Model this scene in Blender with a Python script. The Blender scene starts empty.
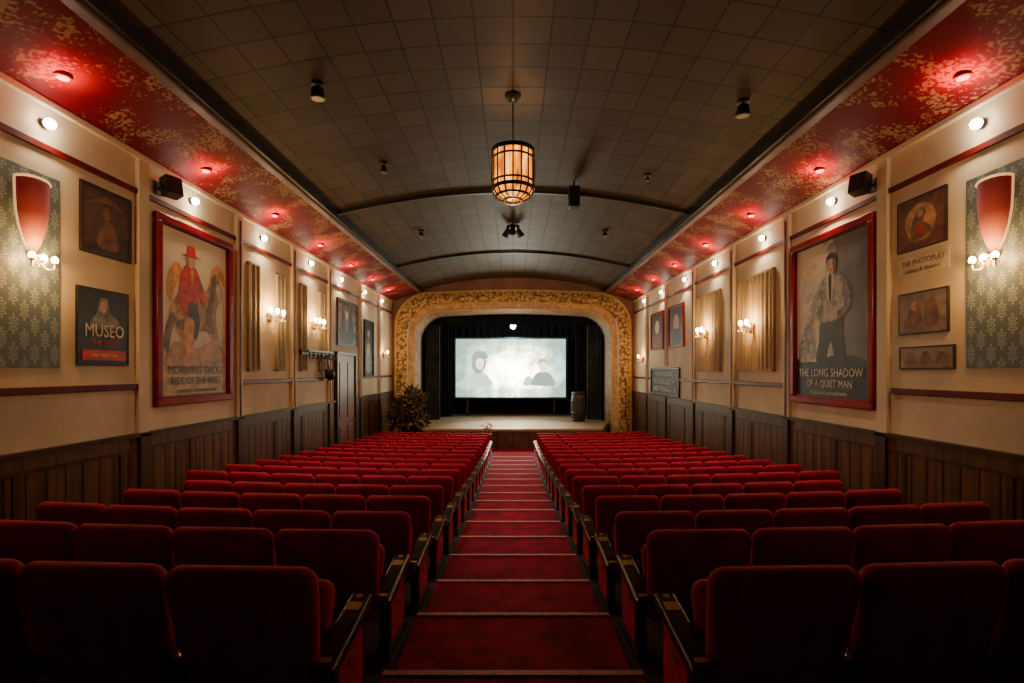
import bpy, bmesh, math, random
from mathutils import Vector, Matrix
random.seed(7)
E=2.7; D=4.6; ZE=18.25; PITCH=0.815
sc=bpy.context.scene
# ------------------------------------------------------------ materials
MC={}
def L(nt,a,b): nt.links.new(a,b)
def mat(name,col,rough=0.6,metal=0.0,noise=None,bump=None,emis=0.0,ecol=None,sheen=0.0,col2=None,spec=0.5):
    if name in MC: return MC[name]
    m=bpy.data.materials.new(name); m.use_nodes=True; nt=m.node_tree
    b=nt.nodes['Principled BSDF']
    b.inputs['Base Color'].default_value=(*col,1); b.inputs['Roughness'].default_value=rough
    b.inputs['Metallic'].default_value=metal; b.inputs['Specular IOR Level'].default_value=spec
    if sheen:
        b.inputs['Sheen Weight'].default_value=sheen; b.inputs['Sheen Roughness'].default_value=0.35
        b.inputs['Sheen Tint'].default_value=(1,0.12,0.22,1)
    if emis:
        b.inputs['Emission Color'].default_value=(*(ecol or col),1); b.inputs['Emission Strength'].default_value=emis
    tc=nt.nodes.new('ShaderNodeTexCoord')
    if noise:
        sc_,am=noise[0],noise[1]; n=nt.nodes.new('ShaderNodeTexNoise'); n.inputs['Scale'].default_value=sc_; n.inputs['Detail'].default_value=6
        src=tc.outputs['Object']
        if len(noise)>2:
            mp=nt.nodes.new('ShaderNodeMapping'); mp.inputs['Scale'].default_value=noise[2]; L(nt,src,mp.inputs['Vector']); src=mp.outputs['Vector']
        L(nt,src,n.inputs['Vector'])
        r=nt.nodes.new('ShaderNodeValToRGB'); r.color_ramp.elements[0].position=0.32; r.color_ramp.elements[1].position=0.68
        c2=col2 or tuple(min(1,c*(1+am)) for c in col)
        c1=tuple(c*(1-am) for c in col) if not col2 else col
        r.color_ramp.elements[0].color=(*c1,1); r.color_ramp.elements[1].color=(*c2,1)
        L(nt,n.outputs['Fac'],r.inputs['Fac']); L(nt,r.outputs['Color'],b.inputs['Base Color'])
        if emis and not ecol: L(nt,r.outputs['Color'],b.inputs['Emission Color'])
    if bump:
        n=nt.nodes.new('ShaderNodeTexNoise'); n.inputs['Scale'].default_value=bump[0]; n.inputs['Detail'].default_value=5
        L(nt,tc.outputs['Object'],n.inputs['Vector'])
        bp=nt.nodes.new('ShaderNodeBump'); bp.inputs['Strength'].default_value=bump[1]; bp.inputs['Distance'].default_value=0.01
        L(nt,n.outputs['Fac'],bp.inputs['Height']); L(nt,bp.outputs['Normal'],b.inputs['Normal'])
    MC[name]=m; return m
velvet=mat('red_velvet',(0.34,0.0008,0.030),0.7,noise=(9,0.3),bump=(220,0.3),sheen=0.8,spec=0.2)
carpet=mat('aisle_carpet_pile',(0.22,0.001,0.022),0.95,noise=(6,0.45),bump=(150,0.5),sheen=0.3,spec=0.2)
nosing=mat('step_nosing',(0.46,0.20,0.13),0.6,noise=(30,0.3))
floor_m=mat('seating_floor',(0.035,0.009,0.010),0.85,noise=(4,0.4))
wood_d=mat('dark_wood',(0.035,0.014,0.007),0.35,noise=(6,0.4,(1,1,6)))
arm_m=mat('armrest_wood',(0.028,0.016,0.009),0.28,noise=(8,0.5))
brass=mat('brass',(0.75,0.50,0.18),0.32,1.0)
blackm=mat('black_metal',(0.012,0.012,0.013),0.4)
blackc=mat('black_cloth',(0.008,0.009,0.010),0.95,noise=(3,0.4))
cream=mat('cream_plaster',(0.74,0.62,0.42),0.7,noise=(1.6,0.12),bump=(60,0.15),spec=0.3)
wallback=mat('rear_wall_paint',(0.06,0.03,0.02),0.8,noise=(2,0.15))
railm=mat('oxblood_trim',(0.12,0.004,0.006),0.45,noise=(4,0.3),spec=0.25)
redframe=mat('red_frame_lacquer',(0.26,0.001,0.008),0.3,noise=(5,0.3),spec=0.25)
panel_w=mat('wainscot_wood',(0.13,0.052,0.016),0.42,noise=(5,0.5,(1,2.5,0.12)),bump=(30,0.1),spec=0.3)
panel_w2=mat('wainscot_batten',(0.06,0.022,0.008),0.4,noise=(5,0.4,(1,1,0.12)),spec=0.3)
bulb=mat('warm_bulb',(1,0.75,0.4),0.5,emis=60,ecol=(1,0.58,0.22))
bulbw=mat('white_bulb',(1,0.95,0.85),0.5,emis=60,ecol=(1,0.88,0.70))
redled=mat('red_lamp',(1,0.2,0.2),0.5,emis=10,ecol=(1,0.01,0.02))
stagebulb=mat('stage_lamp_glow',(0.8,0.95,1),0.5,emis=60,ecol=(0.75,0.95,1))

def soffit_material():
    m=bpy.data.materials.new('red_gold_stencil'); m.use_nodes=True; nt=m.node_tree; b=nt.nodes['Principled BSDF']
    tc=nt.nodes.new('ShaderNodeTexCoord')
    v=nt.nodes.new('ShaderNodeTexNoise'); v.inputs['Scale'].default_value=26; v.inputs['Detail'].default_value=4
    L(nt,tc.outputs['Object'],v.inputs['Vector'])
    n=nt.nodes.new('ShaderNodeTexNoise'); n.inputs['Scale'].default_value=2.6; n.inputs['Detail'].default_value=3
    L(nt,tc.outputs['Object'],n.inputs['Vector'])
    a=nt.nodes.new('ShaderNodeMath'); a.operation='MULTIPLY'; L(nt,v.outputs['Fac'],a.inputs[0]); L(nt,n.outputs['Fac'],a.inputs[1])
    r=nt.nodes.new('ShaderNodeValToRGB'); r.color_ramp.elements[0].position=0.275; r.color_ramp.elements[1].position=0.32
    r.color_ramp.elements[0].color=(0.15,0.0005,0.008,1); r.color_ramp.elements[1].color=(0.34,0.20,0.09,1)
    L(nt,a.outputs[0],r.inputs['Fac']); L(nt,r.outputs['Color'],b.inputs['Base Color']); b.inputs['Roughness'].default_value=0.55; b.inputs['Specular IOR Level'].default_value=0.12
    return m
soffit_m=soffit_material()
def ceiling_material():
    m=bpy.data.materials.new('ceiling_tiles'); m.use_nodes=True; nt=m.node_tree; b=nt.nodes['Principled BSDF']
    tc=nt.nodes.new('ShaderNodeTexCoord')
    br=nt.nodes.new('ShaderNodeTexBrick'); br.offset=0; br.squash=1
    for k,v in (('Scale',1),('Brick Width',0.40),('Row Height',0.40),('Mortar Size',0.011),('Mortar Smooth',0.2)): br.inputs[k].default_value=v
    br.inputs['Color1'].default_value=(0.095,0.073,0.056,1); br.inputs['Color2'].default_value=(0.065,0.049,0.038,1); br.inputs['Mortar'].default_value=(0.014,0.010,0.008,1)
    L(nt,tc.outputs['Object'],br.inputs['Vector'])
    L(nt,br.outputs['Color'],b.inputs['Base Color']); b.inputs['Roughness'].default_value=0.55; b.inputs['Specular IOR Level'].default_value=0.3
    bp=nt.nodes.new('ShaderNodeBump'); bp.inputs['Strength'].default_value=0.7; bp.inputs['Distance'].default_value=0.012; bp.invert=True
    L(nt,br.outputs['Fac'],bp.inputs['Height']); L(nt,bp.outputs['Normal'],b.inputs['Normal'])
    return m
ceil_m=ceiling_material()
def ornate(name,c1,c2,scale,metal=0.5,rough=0.4,th=(0.25,0.55)):
    m=bpy.data.materials.new(name); m.use_nodes=True; nt=m.node_tree; b=nt.nodes['Principled BSDF']
    tc=nt.nodes.new('ShaderNodeTexCoord')
    v=nt.nodes.new('ShaderNodeTexVoronoi'); v.inputs['Scale'].default_value=scale; L(nt,tc.outputs['Object'],v.inputs['Vector'])
    n=nt.nodes.new('ShaderNodeTexNoise'); n.inputs['Scale'].default_value=scale*1.5; n.inputs['Detail'].default_value=4; L(nt,tc.outputs['Object'],n.inputs['Vector'])
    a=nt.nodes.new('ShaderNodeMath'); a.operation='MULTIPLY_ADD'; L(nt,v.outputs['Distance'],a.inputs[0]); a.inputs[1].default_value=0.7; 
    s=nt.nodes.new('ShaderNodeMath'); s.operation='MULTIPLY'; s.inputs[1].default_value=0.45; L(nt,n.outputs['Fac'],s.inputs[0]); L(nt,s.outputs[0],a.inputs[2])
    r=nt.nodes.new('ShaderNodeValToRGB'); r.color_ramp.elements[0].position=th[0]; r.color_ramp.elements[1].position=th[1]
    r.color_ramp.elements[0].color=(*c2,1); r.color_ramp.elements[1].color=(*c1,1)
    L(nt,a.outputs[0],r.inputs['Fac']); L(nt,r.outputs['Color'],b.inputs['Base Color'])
    b.inputs['Metallic'].default_value=metal; b.inputs['Roughness'].default_value=rough
    bp=nt.nodes.new('ShaderNodeBump'); bp.inputs['Strength'].default_value=0.8; bp.inputs['Distance'].default_value=0.03; bp.invert=True
    L(nt,a.outputs[0],bp.inputs['Height']); L(nt,bp.outputs['Normal'],b.inputs['Normal'])
    return m
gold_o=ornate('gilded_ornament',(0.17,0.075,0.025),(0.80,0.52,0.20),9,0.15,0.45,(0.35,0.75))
gold_s=mat('gilded_moulding',(0.66,0.42,0.16),0.4,0.15,noise=(10,0.3))
def damask():
    m=bpy.data.materials.new('damask_wallpaper'); m.use_nodes=True; nt=m.node_tree; b=nt.nodes['Principled BSDF']
    tc=nt.nodes.new('ShaderNodeTexCoord')
    sp=nt.nodes.new('ShaderNodeSeparateXYZ'); L(nt,tc.outputs['Object'],sp.inputs[0])
    def M(op,a,b_=None,c=None):
        k=nt.nodes.new('ShaderNodeMath'); k.operation=op
        for i,v in enumerate((a,b_,c)):
            if v is None: continue
            if isinstance(v,(int,float)): k.inputs[i].default_value=v
            else: L(nt,v,k.inputs[i])
        return k.outputs[0]
    x=M('DIVIDE',sp.outputs['X'],0.20); z=M('DIVIDE',sp.outputs['Z'],0.27)
    def motif(off):
        u=M('SUBTRACT',M('FRACT',M('ADD',x,10+off)),0.5); v=M('SUBTRACT',M('FRACT',M('ADD',z,10+off)),0.5)
        r=M('SQRT',M('ADD',M('MULTIPLY',u,u),M('MULTIPLY',v,v))); th=M('ARCTAN2',v,u)
        edge=M('ADD',0.25,M('ADD',M('MULTIPLY',M('COSINE',M('MULTIPLY',th,8)),0.05),M('MULTIPLY',M('COSINE',M('MULTIPLY',th,2)),-0.07)))
        body=M('LESS_THAN',r,edge)
        veins=M('GREATER_THAN',M('ADD',M('SINE',M('MULTIPLY',r,62)),M('MULTIPLY',M('COSINE',M('MULTIPLY',th,8)),0.8)),-0.15)
        return M('MULTIPLY',body,veins)
    f=M('MAXIMUM',motif(0.0),motif(0.5))
    nn=nt.nodes.new('ShaderNodeTexNoise'); nn.inputs['Scale'].default_value=30; L(nt,tc.outputs['Object'],nn.inputs['Vector'])
    f=M('ADD',M('MULTIPLY',f,0.8),M('MULTIPLY',nn.outputs['Fac'],0.25))
    r=nt.nodes.new('ShaderNodeValToRGB'); r.color_ramp.elements[0].position=0.05; r.color_ramp.elements[1].position=0.95
    r.color_ramp.elements[0].color=(0.10,0.14,0.155,1); r.color_ramp.elements[1].color=(0.30,0.35,0.34,1)
    L(nt,f,r.inputs['Fac']); L(nt,r.outputs['Color'],b.inputs['Base Color']); b.inputs['Roughness'].default_value=0.6
    return m
damask_m=damask()
def grad(name,stops,emis=0,axis='Z',lo=0,hi=1,noise=0.15,nscale=5):
    m=bpy.data.materials.new(name); m.use_nodes=True; nt=m.node_tree; b=nt.nodes['Principled BSDF']
    tc=nt.nodes.new('ShaderNodeTexCoord'); sp=nt.nodes.new('ShaderNodeSeparateXYZ'); L(nt,tc.outputs['Object'],sp.inputs[0])
    mr=nt.nodes.new('ShaderNodeMapRange'); mr.inputs['From Min'].default_value=lo; mr.inputs['From Max'].default_value=hi
    L(nt,sp.outputs[axis],mr.inputs['Value'])
    n=nt.nodes.new('ShaderNodeTexNoise'); n.inputs['Scale'].default_value=nscale; n.inputs['Detail'].default_value=6; L(nt,tc.outputs['Object'],n.inputs['Vector'])
    a=nt.nodes.new('ShaderNodeMath'); a.operation='SUBTRACT'; a.inputs[1].default_value=0.5; L(nt,n.outputs['Fac'],a.inputs[0])
    c=nt.nodes.new('ShaderNodeMath'); c.operation='MULTIPLY_ADD'; c.inputs[1].default_value=noise*3; L(nt,a.outputs[0],c.inputs[0]); L(nt,mr.outputs[0],c.inputs[2])
    r=nt.nodes.new('ShaderNodeValToRGB'); el=r.color_ramp.elements
    el[0].position=stops[0][0]; el[0].color=(*stops[0][1],1); el[1].position=stops[-1][0]; el[1].color=(*stops[-1][1],1)
    for p,cc in stops[1:-1]:
        e=el.new(p); e.color=(*cc,1)
    L(nt,c.outputs[0],r.inputs['Fac']); L(nt,r.outputs['Color'],b.inputs['Base Color']); b.inputs['Roughness'].default_value=0.5
    if emis: L(nt,r.outputs['Color'],b.inputs['Emission Color']); b.inputs['Emission Strength'].default_value=emis
    return m
# ------------------------------------------------------------ mesh builder
class MB:
    def __init__(s): s.v=[];s.f=[];s.m=[];s.sm=[];s.mats=[]
    def mi(s,m):
        if m not in s.mats: s.mats.append(m)
        return s.mats.index(m)
    def add(s,vs,fs,m,smooth=False,M=None):
        o=len(s.v); k=s.mi(m)
        for v in vs: s.v.append(tuple(M@Vector(v)) if M else tuple(v))
        for f in fs: s.f.append([i+o for i in f]); s.m.append(k); s.sm.append(smooth)
    def box(s,x0,x1,y0,y1,z0,z1,m,M=None,bev=0,seg=2):
        if bev:
            bm=bmesh.new(); bmesh.ops.create_cube(bm,size=1)
            for v in bm.verts: v.co=Vector(((x0+x1)/2+v.co.x*(x1-x0),(y0+y1)/2+v.co.y*(y1-y0),(z0+z1)/2+v.co.z*(z1-z0)))
            bmesh.ops.bevel(bm,geom=bm.edges[:],offset=bev,segments=seg,affect='EDGES',profile=0.5)
            bm.verts.index_update(); s.add([v.co.copy() for v in bm.verts],[[v.index for v in f.verts] for f in bm.faces],m,False,M); bm.free(); return
        vs=[(x,y,z) for x in (x0,x1) for y in (y0,y1) for z in (z0,z1)]
        s.add(vs,[(0,1,3,2),(4,6,7,5),(0,4,5,1),(2,3,7,6),(0,2,6,4),(1,5,7,3)],m,False,M)
    def cyl(s,p0,p1,r0,m,r1=None,n=12,cap=True,M=None,smooth=True):
        r1=r0 if r1 is None else r1; p0=Vector(p0);p1=Vector(p1); d=(p1-p0).normalized()
        a=d.orthogonal().normalized(); b=d.cross(a); vs=[]
        for p,r in ((p0,r0),(p1,r1)):
            for i in range(n):
                t=2*math.pi*i/n; vs.append(p+(a*math.cos(t)+b*math.sin(t))*r)
        s.add(vs,[(i,(i+1)%n,n+(i+1)%n,n+i) for i in range(n)],m,smooth,M)
        if cap: s.add(vs,[list(range(n))[::-1],list(range(n,2*n))],m,False,M)
    def lathe(s,prof,c,m,n=16,M=None,smooth=True,a0=0,a1=2*math.pi):
        full=abs(a1-a0-2*math.pi)<1e-5; k=n if full else n+1; vs=[]
        for r,z in prof:
            for i in range(k):
                t=a0+(a1-a0)*i/n; vs.append((c[0]+r*math.cos(t),c[1]+r*math.sin(t),c[2]+z))
        fs=[]
        for j in range(len(prof)-1):
            for i in range(n):
                i2=(i+1)%k; fs.append((j*k+i,j*k+i2,(j+1)*k+i2,(j+1)*k+i))
        s.add(vs,fs,m,smooth,M)
    def sphere(s,c,r,m,n=12,sz=1,M=None):
        s.lathe([(max(1e-4,r*math.sin(math.pi*j/8)),-r*sz*math.cos(math.pi*j/8)) for j in range(9)],c,m,n,M)
    def tube(s,pts,r,m,n=8,M=None):
        for a,b in zip(pts,pts[1:]): s.cyl(a,b,r,m,n=n,M=M)
    def blob(s,pts,y,m,closed=True,smooth=True,M=None):
        P=[Vector(p) for p in pts]; out=[]
        if smooth:
            n=len(P)
            for i in range(n):
                p0,p1,p2,p3=P[i-1],P[i],P[(i+1)%n],P[(i+2)%n]
                for k in range(5):
                    t=k/5; out.append(0.5*((2*p1)+(-p0+p2)*t+(2*p0-5*p1+4*p2-p3)*t*t+(-p0+3*p1-3*p2+p3)*t**3))
        else: out=P
        area=sum(a.x*b.y-b.x*a.y for a,b in zip(out,out[1:]+out[:1]))
        if area<0: out=out[::-1]
        s.add([(p.x,y,p.y) for p in out],[list(range(len(out)))],m,False,M)
    def mesh(s,name):
        me=bpy.data.meshes.new(name); me.from_pydata(s.v,[],s.f)
        for m in s.mats: me.materials.append(m)
        me.polygons.foreach_set('material_index',s.m); me.polygons.foreach_set('use_smooth',s.sm); me.update(); return me
    def obj(s,name,loc=(0,0,0),rz=0,parent=None):
        o=bpy.data.objects.new(name,s.mesh(name)); sc.collection.objects.link(o); o.location=loc; o.rotation_euler=(0,0,rz)
        if parent: o.parent=parent
        return o
def empty(name,loc,rz=0):
    o=bpy.data.objects.new(name,None); sc.collection.objects.link(o); o.location=loc; o.rotation_euler=(0,0,rz); o.empty_display_size=0.1; return o
def light(kind,name,loc,power,col,parent=None,radius=0.05,rot=None,spot=None,blend=0.6):
    d=bpy.data.lights.new(name,kind); d.energy=power; d.color=col
    d.shadow_soft_size=radius
    if spot: d.spot_size=math.radians(spot); d.spot_blend=blend
    o=bpy.data.objects.new(name,d); sc.collection.objects.link(o); o.location=loc
    if rot: o.rotation_euler=rot
    if parent: o.parent=parent
    return o
def text(body,size,loc,m,parent,name='lettering',align='CENTER',sx=1):
    c=bpy.data.curves.new(name,'FONT'); c.body=body; c.size=size; c.align_x=align; c.align_y='CENTER'; c.extrude=0.001; c.resolution_u=2
    c.materials.append(m); o=bpy.data.objects.new(name,c); sc.collection.objects.link(o); o.location=loc; o.rotation_euler=(math.pi/2,0,0); o.scale=(sx,1,1); o.parent=parent; return o
# ------------------------------------------------------------ floor profile
TP=[(-3,0.12),(1.0,.60),(1.76,.728),(2.575,.86),(3.39,1.0),(4.2,1.10),(5.0,1.20),(8,1.50),(12,1.79),(15.5,1.95),(30,1.95)]
def T(y):
    for (a,b),(c,d) in zip(TP,TP[1:]):
        if y<=c: return b+(d-b)*(y-a)/(c-a)
SH=0.74
def F(y): return T(y)+SH
NR=17; Z0=1.76
rows=[Z0+PITCH*i for i in range(NR)]
allr=[Z0+PITCH*i for i in range(-4,NR)]
CUR=0.022
b=MB()
N=24
xs=[-D+2*D*i/N for i in range(N+1)]
for i,zr in enumerate(allr):
    y0=zr-0.28; y1=y0+PITCH
    if i==len(allr)-1: y1=ZE+0.3
    z=E-F(zr); zn=E-F(allr[i+1]) if i<len(allr)-1 else z-0.2
    for xa,xb in zip(xs,xs[1:]):
        ca,cb=CUR*xa*xa,CUR*xb*xb
        if i==len(allr)-1: va,vb=0,0
        else: va,vb=ca,cb
        vs=[(xa,y0+ca,z),(xb,y0+cb,z),(xb,y1+vb,z),(xa,y1+va,z),(xb,y1+vb,zn),(xa,y1+va,zn)]
        b.add(vs,[(0,1,2,3),(3,2,4,5)],floor_m)
b.obj('floor')
b=MB()
AW=0.62
for i,zr in enumerate(allr):
    y0=zr-0.28; y1=y0+PITCH
    if i==len(allr)-1: y1=16.25
    z=E-F(zr)+0.02; zn=(E-F(allr[i+1])+0.02) if i<len(allr)-1 else z-0.1
    b.box(-AW,AW,y0+0.003,y1,z-0.025,z,carpet)
    if i<len(allr)-1:
        b.box(-AW,AW,y1,y1+0.012,zn,z,carpet)
        b.box(-AW,AW,y1-0.022,y1+0.014,z+0.001,z+0.010,nosing)
b.obj('aisle_carpet')
# ------------------------------------------------------------ seats
def rrect(w,h,rt,rb,k=5):
    pts=[]
    for cx,cz,r,a0 in ((w/2-rt,h-rt,rt,0),(-w/2+rt,h-rt,rt,90),(-w/2+rb,rb,rb,180),(w/2-rb,rb,rb,270)):
        for i in range(k+1):
            t=math.radians(a0+90*i/k); pts.append((cx+r*math.cos(t),cz+r*math.sin(t)))
    return pts
def pillow(b,w,h,t,rt,rb,m,M,taper=1.0,bulge=0.02):
    base=rrect(w,h,rt,rb); n=len(base)
    layers=[(-t/2-bulge,0.14),(-t/2-bulge*0.7,0.09),(-t/2,0.045),(-t/2+0.008,0.015),(-t/2+0.03,0),(t/2-0.03,0),(t/2-0.008,0.015),(t/2,0.045),(t/2+bulge*0.7,0.09),(t/2+bulge,0.14)]
    vs=[]
    for y,ins in layers:
        for x,z in base:
            fx=1-2*ins/w; fz=1-2*ins/h
            zz=h/2+(z-h/2)*fz; tp=taper+(1-taper)*zz/h
            vs.append((x*fx*tp,y,zz))
    fs=[]
    for j in range(len(layers)-1):
        for i in range(n):
            i2=(i+1)%n; fs.append((j*n+i,j*n+i2,(j+1)*n+i2,(j+1)*n+i))
    b.add(vs,fs,m,True,M)
    b.add(vs,[list(range(n))[::-1],list(range((len(layers)-1)*n,len(layers)*n))],m,False,M)
P=0.585
def seat_mesh(la,ra,lp,rp):
    b=MB()
    M=Matrix.Translation((0,0.11,0.205))@Matrix.Rotation(math.radians(12),4,'X')
    pillow(b,P-0.004,0.545,0.09,0.065,0.05,velvet,M,0.86,0.010)
    M=Matrix.Translation((0,0.23,0.24))@Matrix.Rotation(math.radians(-14),4,'X')
    pillow(b,0.46,0.33,0.10,0.06,0.05,velvet,M,0.95,0.012)
    b.box(-0.24,0.24,0.17,0.25,0.19,0.22,blackm)
    def arm(sx,panel):
        x=sx*P/2; z0,z1=0.335,0.415
        M=Matrix.Translation((x,0.06,z0))@Matrix.Rotation(math.atan2(z1-z0,0.42),4,'X')
        w=0.032 if not panel else 0.05
        b.box(-w,w,-0.04,0.42,-0.03,0.025,arm_m,M,0.014,3)
        b.box(-w*0.55,w*0.55,0.04,0.24,0.025,0.029,arm_m,M)
        b.box(-w*0.6,w*0.6,0.29,0.345,0.025,0.029,brass,M,0.001)
        b.cyl((0,0.385,0.02),(0,0.385,0.030),0.015,brass,n=10,M=M)
        b.box(-w*0.5,w*0.5,-0.005,0.02,0.025,0.029,brass,M)
        if panel:
            b.box(-w*0.75,w*0.75,-0.044,-0.038,-0.018,0.014,brass,M)
            b.box(x-0.028,x+0.028,0.08,0.42,0.0,0.36,arm_m,None,0.01)
            o=x+sx*0.032
            b.box(min(x,o),max(x,o),0.115,0.385,0.06,0.325,velvet,None,0.004)
            o2=x+sx*0.036
            b.box(min(o,o2),max(o,o2),0.22,0.28,0.24,0.28,brass)
            b.box(x-0.035,x+0.035,0.05,0.45,0.0,0.03,blackm)
        else:
            b.box(x-0.018,x+0.018,0.12,0.36,0.0,0.36,blackm)
            b.box(x-0.03,x+0.03,0.08,0.40,0.0,0.02,blackm)
    if la: arm(-1,lp)
    if ra: arm(1,rp)
    return b.mesh('cinema_seat')
mid=seat_mesh(0,1,0,0); Rend=seat_mesh(0,1,0,1); Lend=seat_mesh(1,1,1,0)
X0=0.72
def place(me,x,y,z):
    o=bpy.data.objects.new('cinema_seat',me); sc.collection.objects.link(o); o.location=(x,y,z)
    o.rotation_euler=(0,0,math.atan(2*CUR*x)*0.8)
for i,zr in enumerate(rows):
    n=5
    z=E-F(zr)
    if i>=5: n=6
    for k in range(n):
        x=X0+P*(k+0.5)
        yy=zr+CUR*x*x
        place(Rend if k==0 else (Lend if k==n-1 else mid),-x,yy,z)
        place(Lend if k==0 else (Rend if k==n-1 else mid),x,yy,z)
# ------------------------------------------------------------ walls, dado, trims
YB=-1.8
for side,sx in (('left',-1),('right',1)):
    b=MB(); b.box(min(sx*D,sx*(D+0.2)),max(sx*D,sx*(D+0.2)),YB,ZE+0.35,-0.5,E+3.3,cream); b.obj('wall_'+side)
    b=MB(); t=0.035
    def bx(b,d,y0,y1,z0,z1,m,bev=0): 
        xa,xb=sx*D,sx*(D-d); b.box(min(xa,xb),max(xa,xb),y0,y1,z0,z1,m,None,bev)
    top=E-0.80
    runs=[(YB,12.30),(13.85,ZE-0.05)] if sx<0 else [(YB,ZE-0.05)]
    for ya,yb in runs:
        bx(b,t,ya,yb,-0.1,top,panel_w)
        y=ya+0.1
        while y<yb-0.05:
            bx(b,t+0.004,y-0.006,y+0.006,-0.1,top-0.14,wood_d); y+=0.20
        y=ya+0.2
        while y<yb-0.05:
            bx(b,t+0.012,y-0.03,y+0.03,-0.1,top-0.14,panel_w2); y+=1.2
        bx(b,t+0.04,ya,yb,top,top+0.045,panel_w2)
        bx(b,t+0.015,ya,yb,top-0.17,top-0.14,panel_w2)
    b.obj('wainscot_'+side)
    b=MB(); bx(b,0.035,YB,ZE-0.1,E+2.16,E+2.22,railm); b.obj('trim_picture_rail_'+side)
    dr=0.19 if sx<0 else 0.24
    b=MB()
    segs=[(YB,5.88),(8.0,12.1),(13.9,ZE-0.1)] if sx<0 else [(YB,5.80),(8.1,13.15),(15.95,ZE-0.1)]
    for a,c in segs: bx(b,0.045,a,c,E-dr-0.035,E-dr+0.035,railm,0.008)
    b.obj('trim_chair_rail_'+side)
    b=MB(); bx(b,0.06,YB,ZE-0.1,E+2.59,E+2.66,cream,0.01); b.obj('trim_cornice_'+side)
    for j,yp in enumerate([5.92,8.0,10.0,12.15,14.35,16.4]):
        if sx<0 and j==3: yp=11.95
        b=MB(); w=0.08
        lo=E+0.14 if (sx>0 and j==4) else top+0.045
        bx(b,0.055,yp-w,yp+w,lo,E+2.59,cream)
        if j: bx(b,0.07,yp-0.018,yp+0.018,max(lo,E-0.75),E+2.5,railm)
        bx(b,0.075,yp-w,yp+w,0.0,top+0.03,panel_w2)
        b.obj('pilaster')
    b=MB(); xo,xi=D,3.55; ho,hi=E+2.65,E+2.98; n=1
    b.add([(sx*xo,YB,ho),(sx*xi,YB,hi),(sx*xi,ZE,hi),(sx*xo,ZE,ho)],[(0,1,2,3)],soffit_m)
    b.add([(sx*xi,YB,hi),(sx*xi,YB,hi+0.2),(sx*xi,ZE,hi+0.2),(sx*xi,ZE,hi)],[(0,1,2,3)],blackm)
    b.obj('ceiling_soffit_'+side)
    b=MB(); xa,xb=sorted((sx*(xi-0.07),sx*(xi+0.06)))
    b.box(xa,xb,YB,ZE,hi-0.035,hi+0.03,mat('soffit_moulding',(0.12,0.065,0.045),0.5,noise=(4,0.3)),None,0.015)
    xa,xb=sorted((sx*(xi-0.07),sx*(xi-0.13))); b.box(xa,xb,YB,ZE,hi+0.0,hi+0.12,blackm)
    b.obj('trim_soffit_edge_'+side)
    for yl in (2.6,4.5,6.6,8.5,10.5,12.5,14.4,16.3):
        x=sx*4.22; h=E+2.77
        e=empty('red_recessed_downlight',(x,yl,h)); 
        b=MB(); b.cyl((0,0,-0.02),(0,0,0.03),0.07,railm,n=16); b.cyl((0,0,-0.028),(0,0,-0.021),0.045,redled,n=12); b.obj('housing',parent=e)
        light('POINT','lamp',(0,0,-0.10),1.2,(1,0.001,0.02),e,0.03)
        light('SPOT','glow',(sx*-0.05,0,-0.19),26 if yl>3 else 16,(1,0.001,0.018),e,0.03,(math.pi,sx*math.radians(12),0),150,0.9)
    for yl in (4.7,6.85,8.75,10.8,12.7,14.7,16.6):
        e=empty('wall_spotlight',(sx*(D-0.01),yl,E+2.42))
        b=MB(); b.cyl((0,0,0.0),(-sx*0.03,0,0.0),0.05,blackm,n=14)
        b.sphere((-sx*0.055,0,0),0.05,bulbw); b.obj('fitting',parent=e)
        k=1.0 if yl>5 else 0.4
        light('POINT','lamp',(-sx*0.12,0,-0.05),4.5*k,(1,0.82,0.54),e,0.05)
        light('SPOT','beam',(-sx*0.13,0,-0.06),40*k,(1,0.82,0.54),e,0.05,(0,0,0),130,0.9)
b=MB(); b.box(-D-0.2,D+0.2,YB-0.2,YB,-0.1,E+3.7,wallback); b.obj('wall_back')
def ch(x): return E+3.10+0.45*(1-(x/3.5)**2)
b=MB(); n=32; X=[-3.62+7.24*i/n for i in range(n+1)]
vs=[];fs=[]
for x in X: vs+= [(x,YB,ch(x)),(x,ZE+0.1,ch(x))]
for i in range(n): fs.append((2*i,2*i+1,2*i+3,2*i+2))
b.add(vs,fs,ceil_m,True); b.obj('ceiling')
for yr in (9.4,14.2):
    b=MB(); XX=[-3.5+7*i/40 for i in range(41)]
    vs=[];fs=[]
    for x in XX:
        for yy,dz in ((yr-0.05,0.02),(yr-0.05,-0.06),(yr+0.05,-0.06),(yr+0.05,0.02)): vs.append((x,yy,ch(x)+dz))
    for i in range(40):
        for k in range(3): fs.append((4*i+k,4*i+k+1,4*i+k+5,4*i+k+4))
    b.add(vs,fs,blackm,True); b.obj('trim_ceiling_rib')
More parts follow.
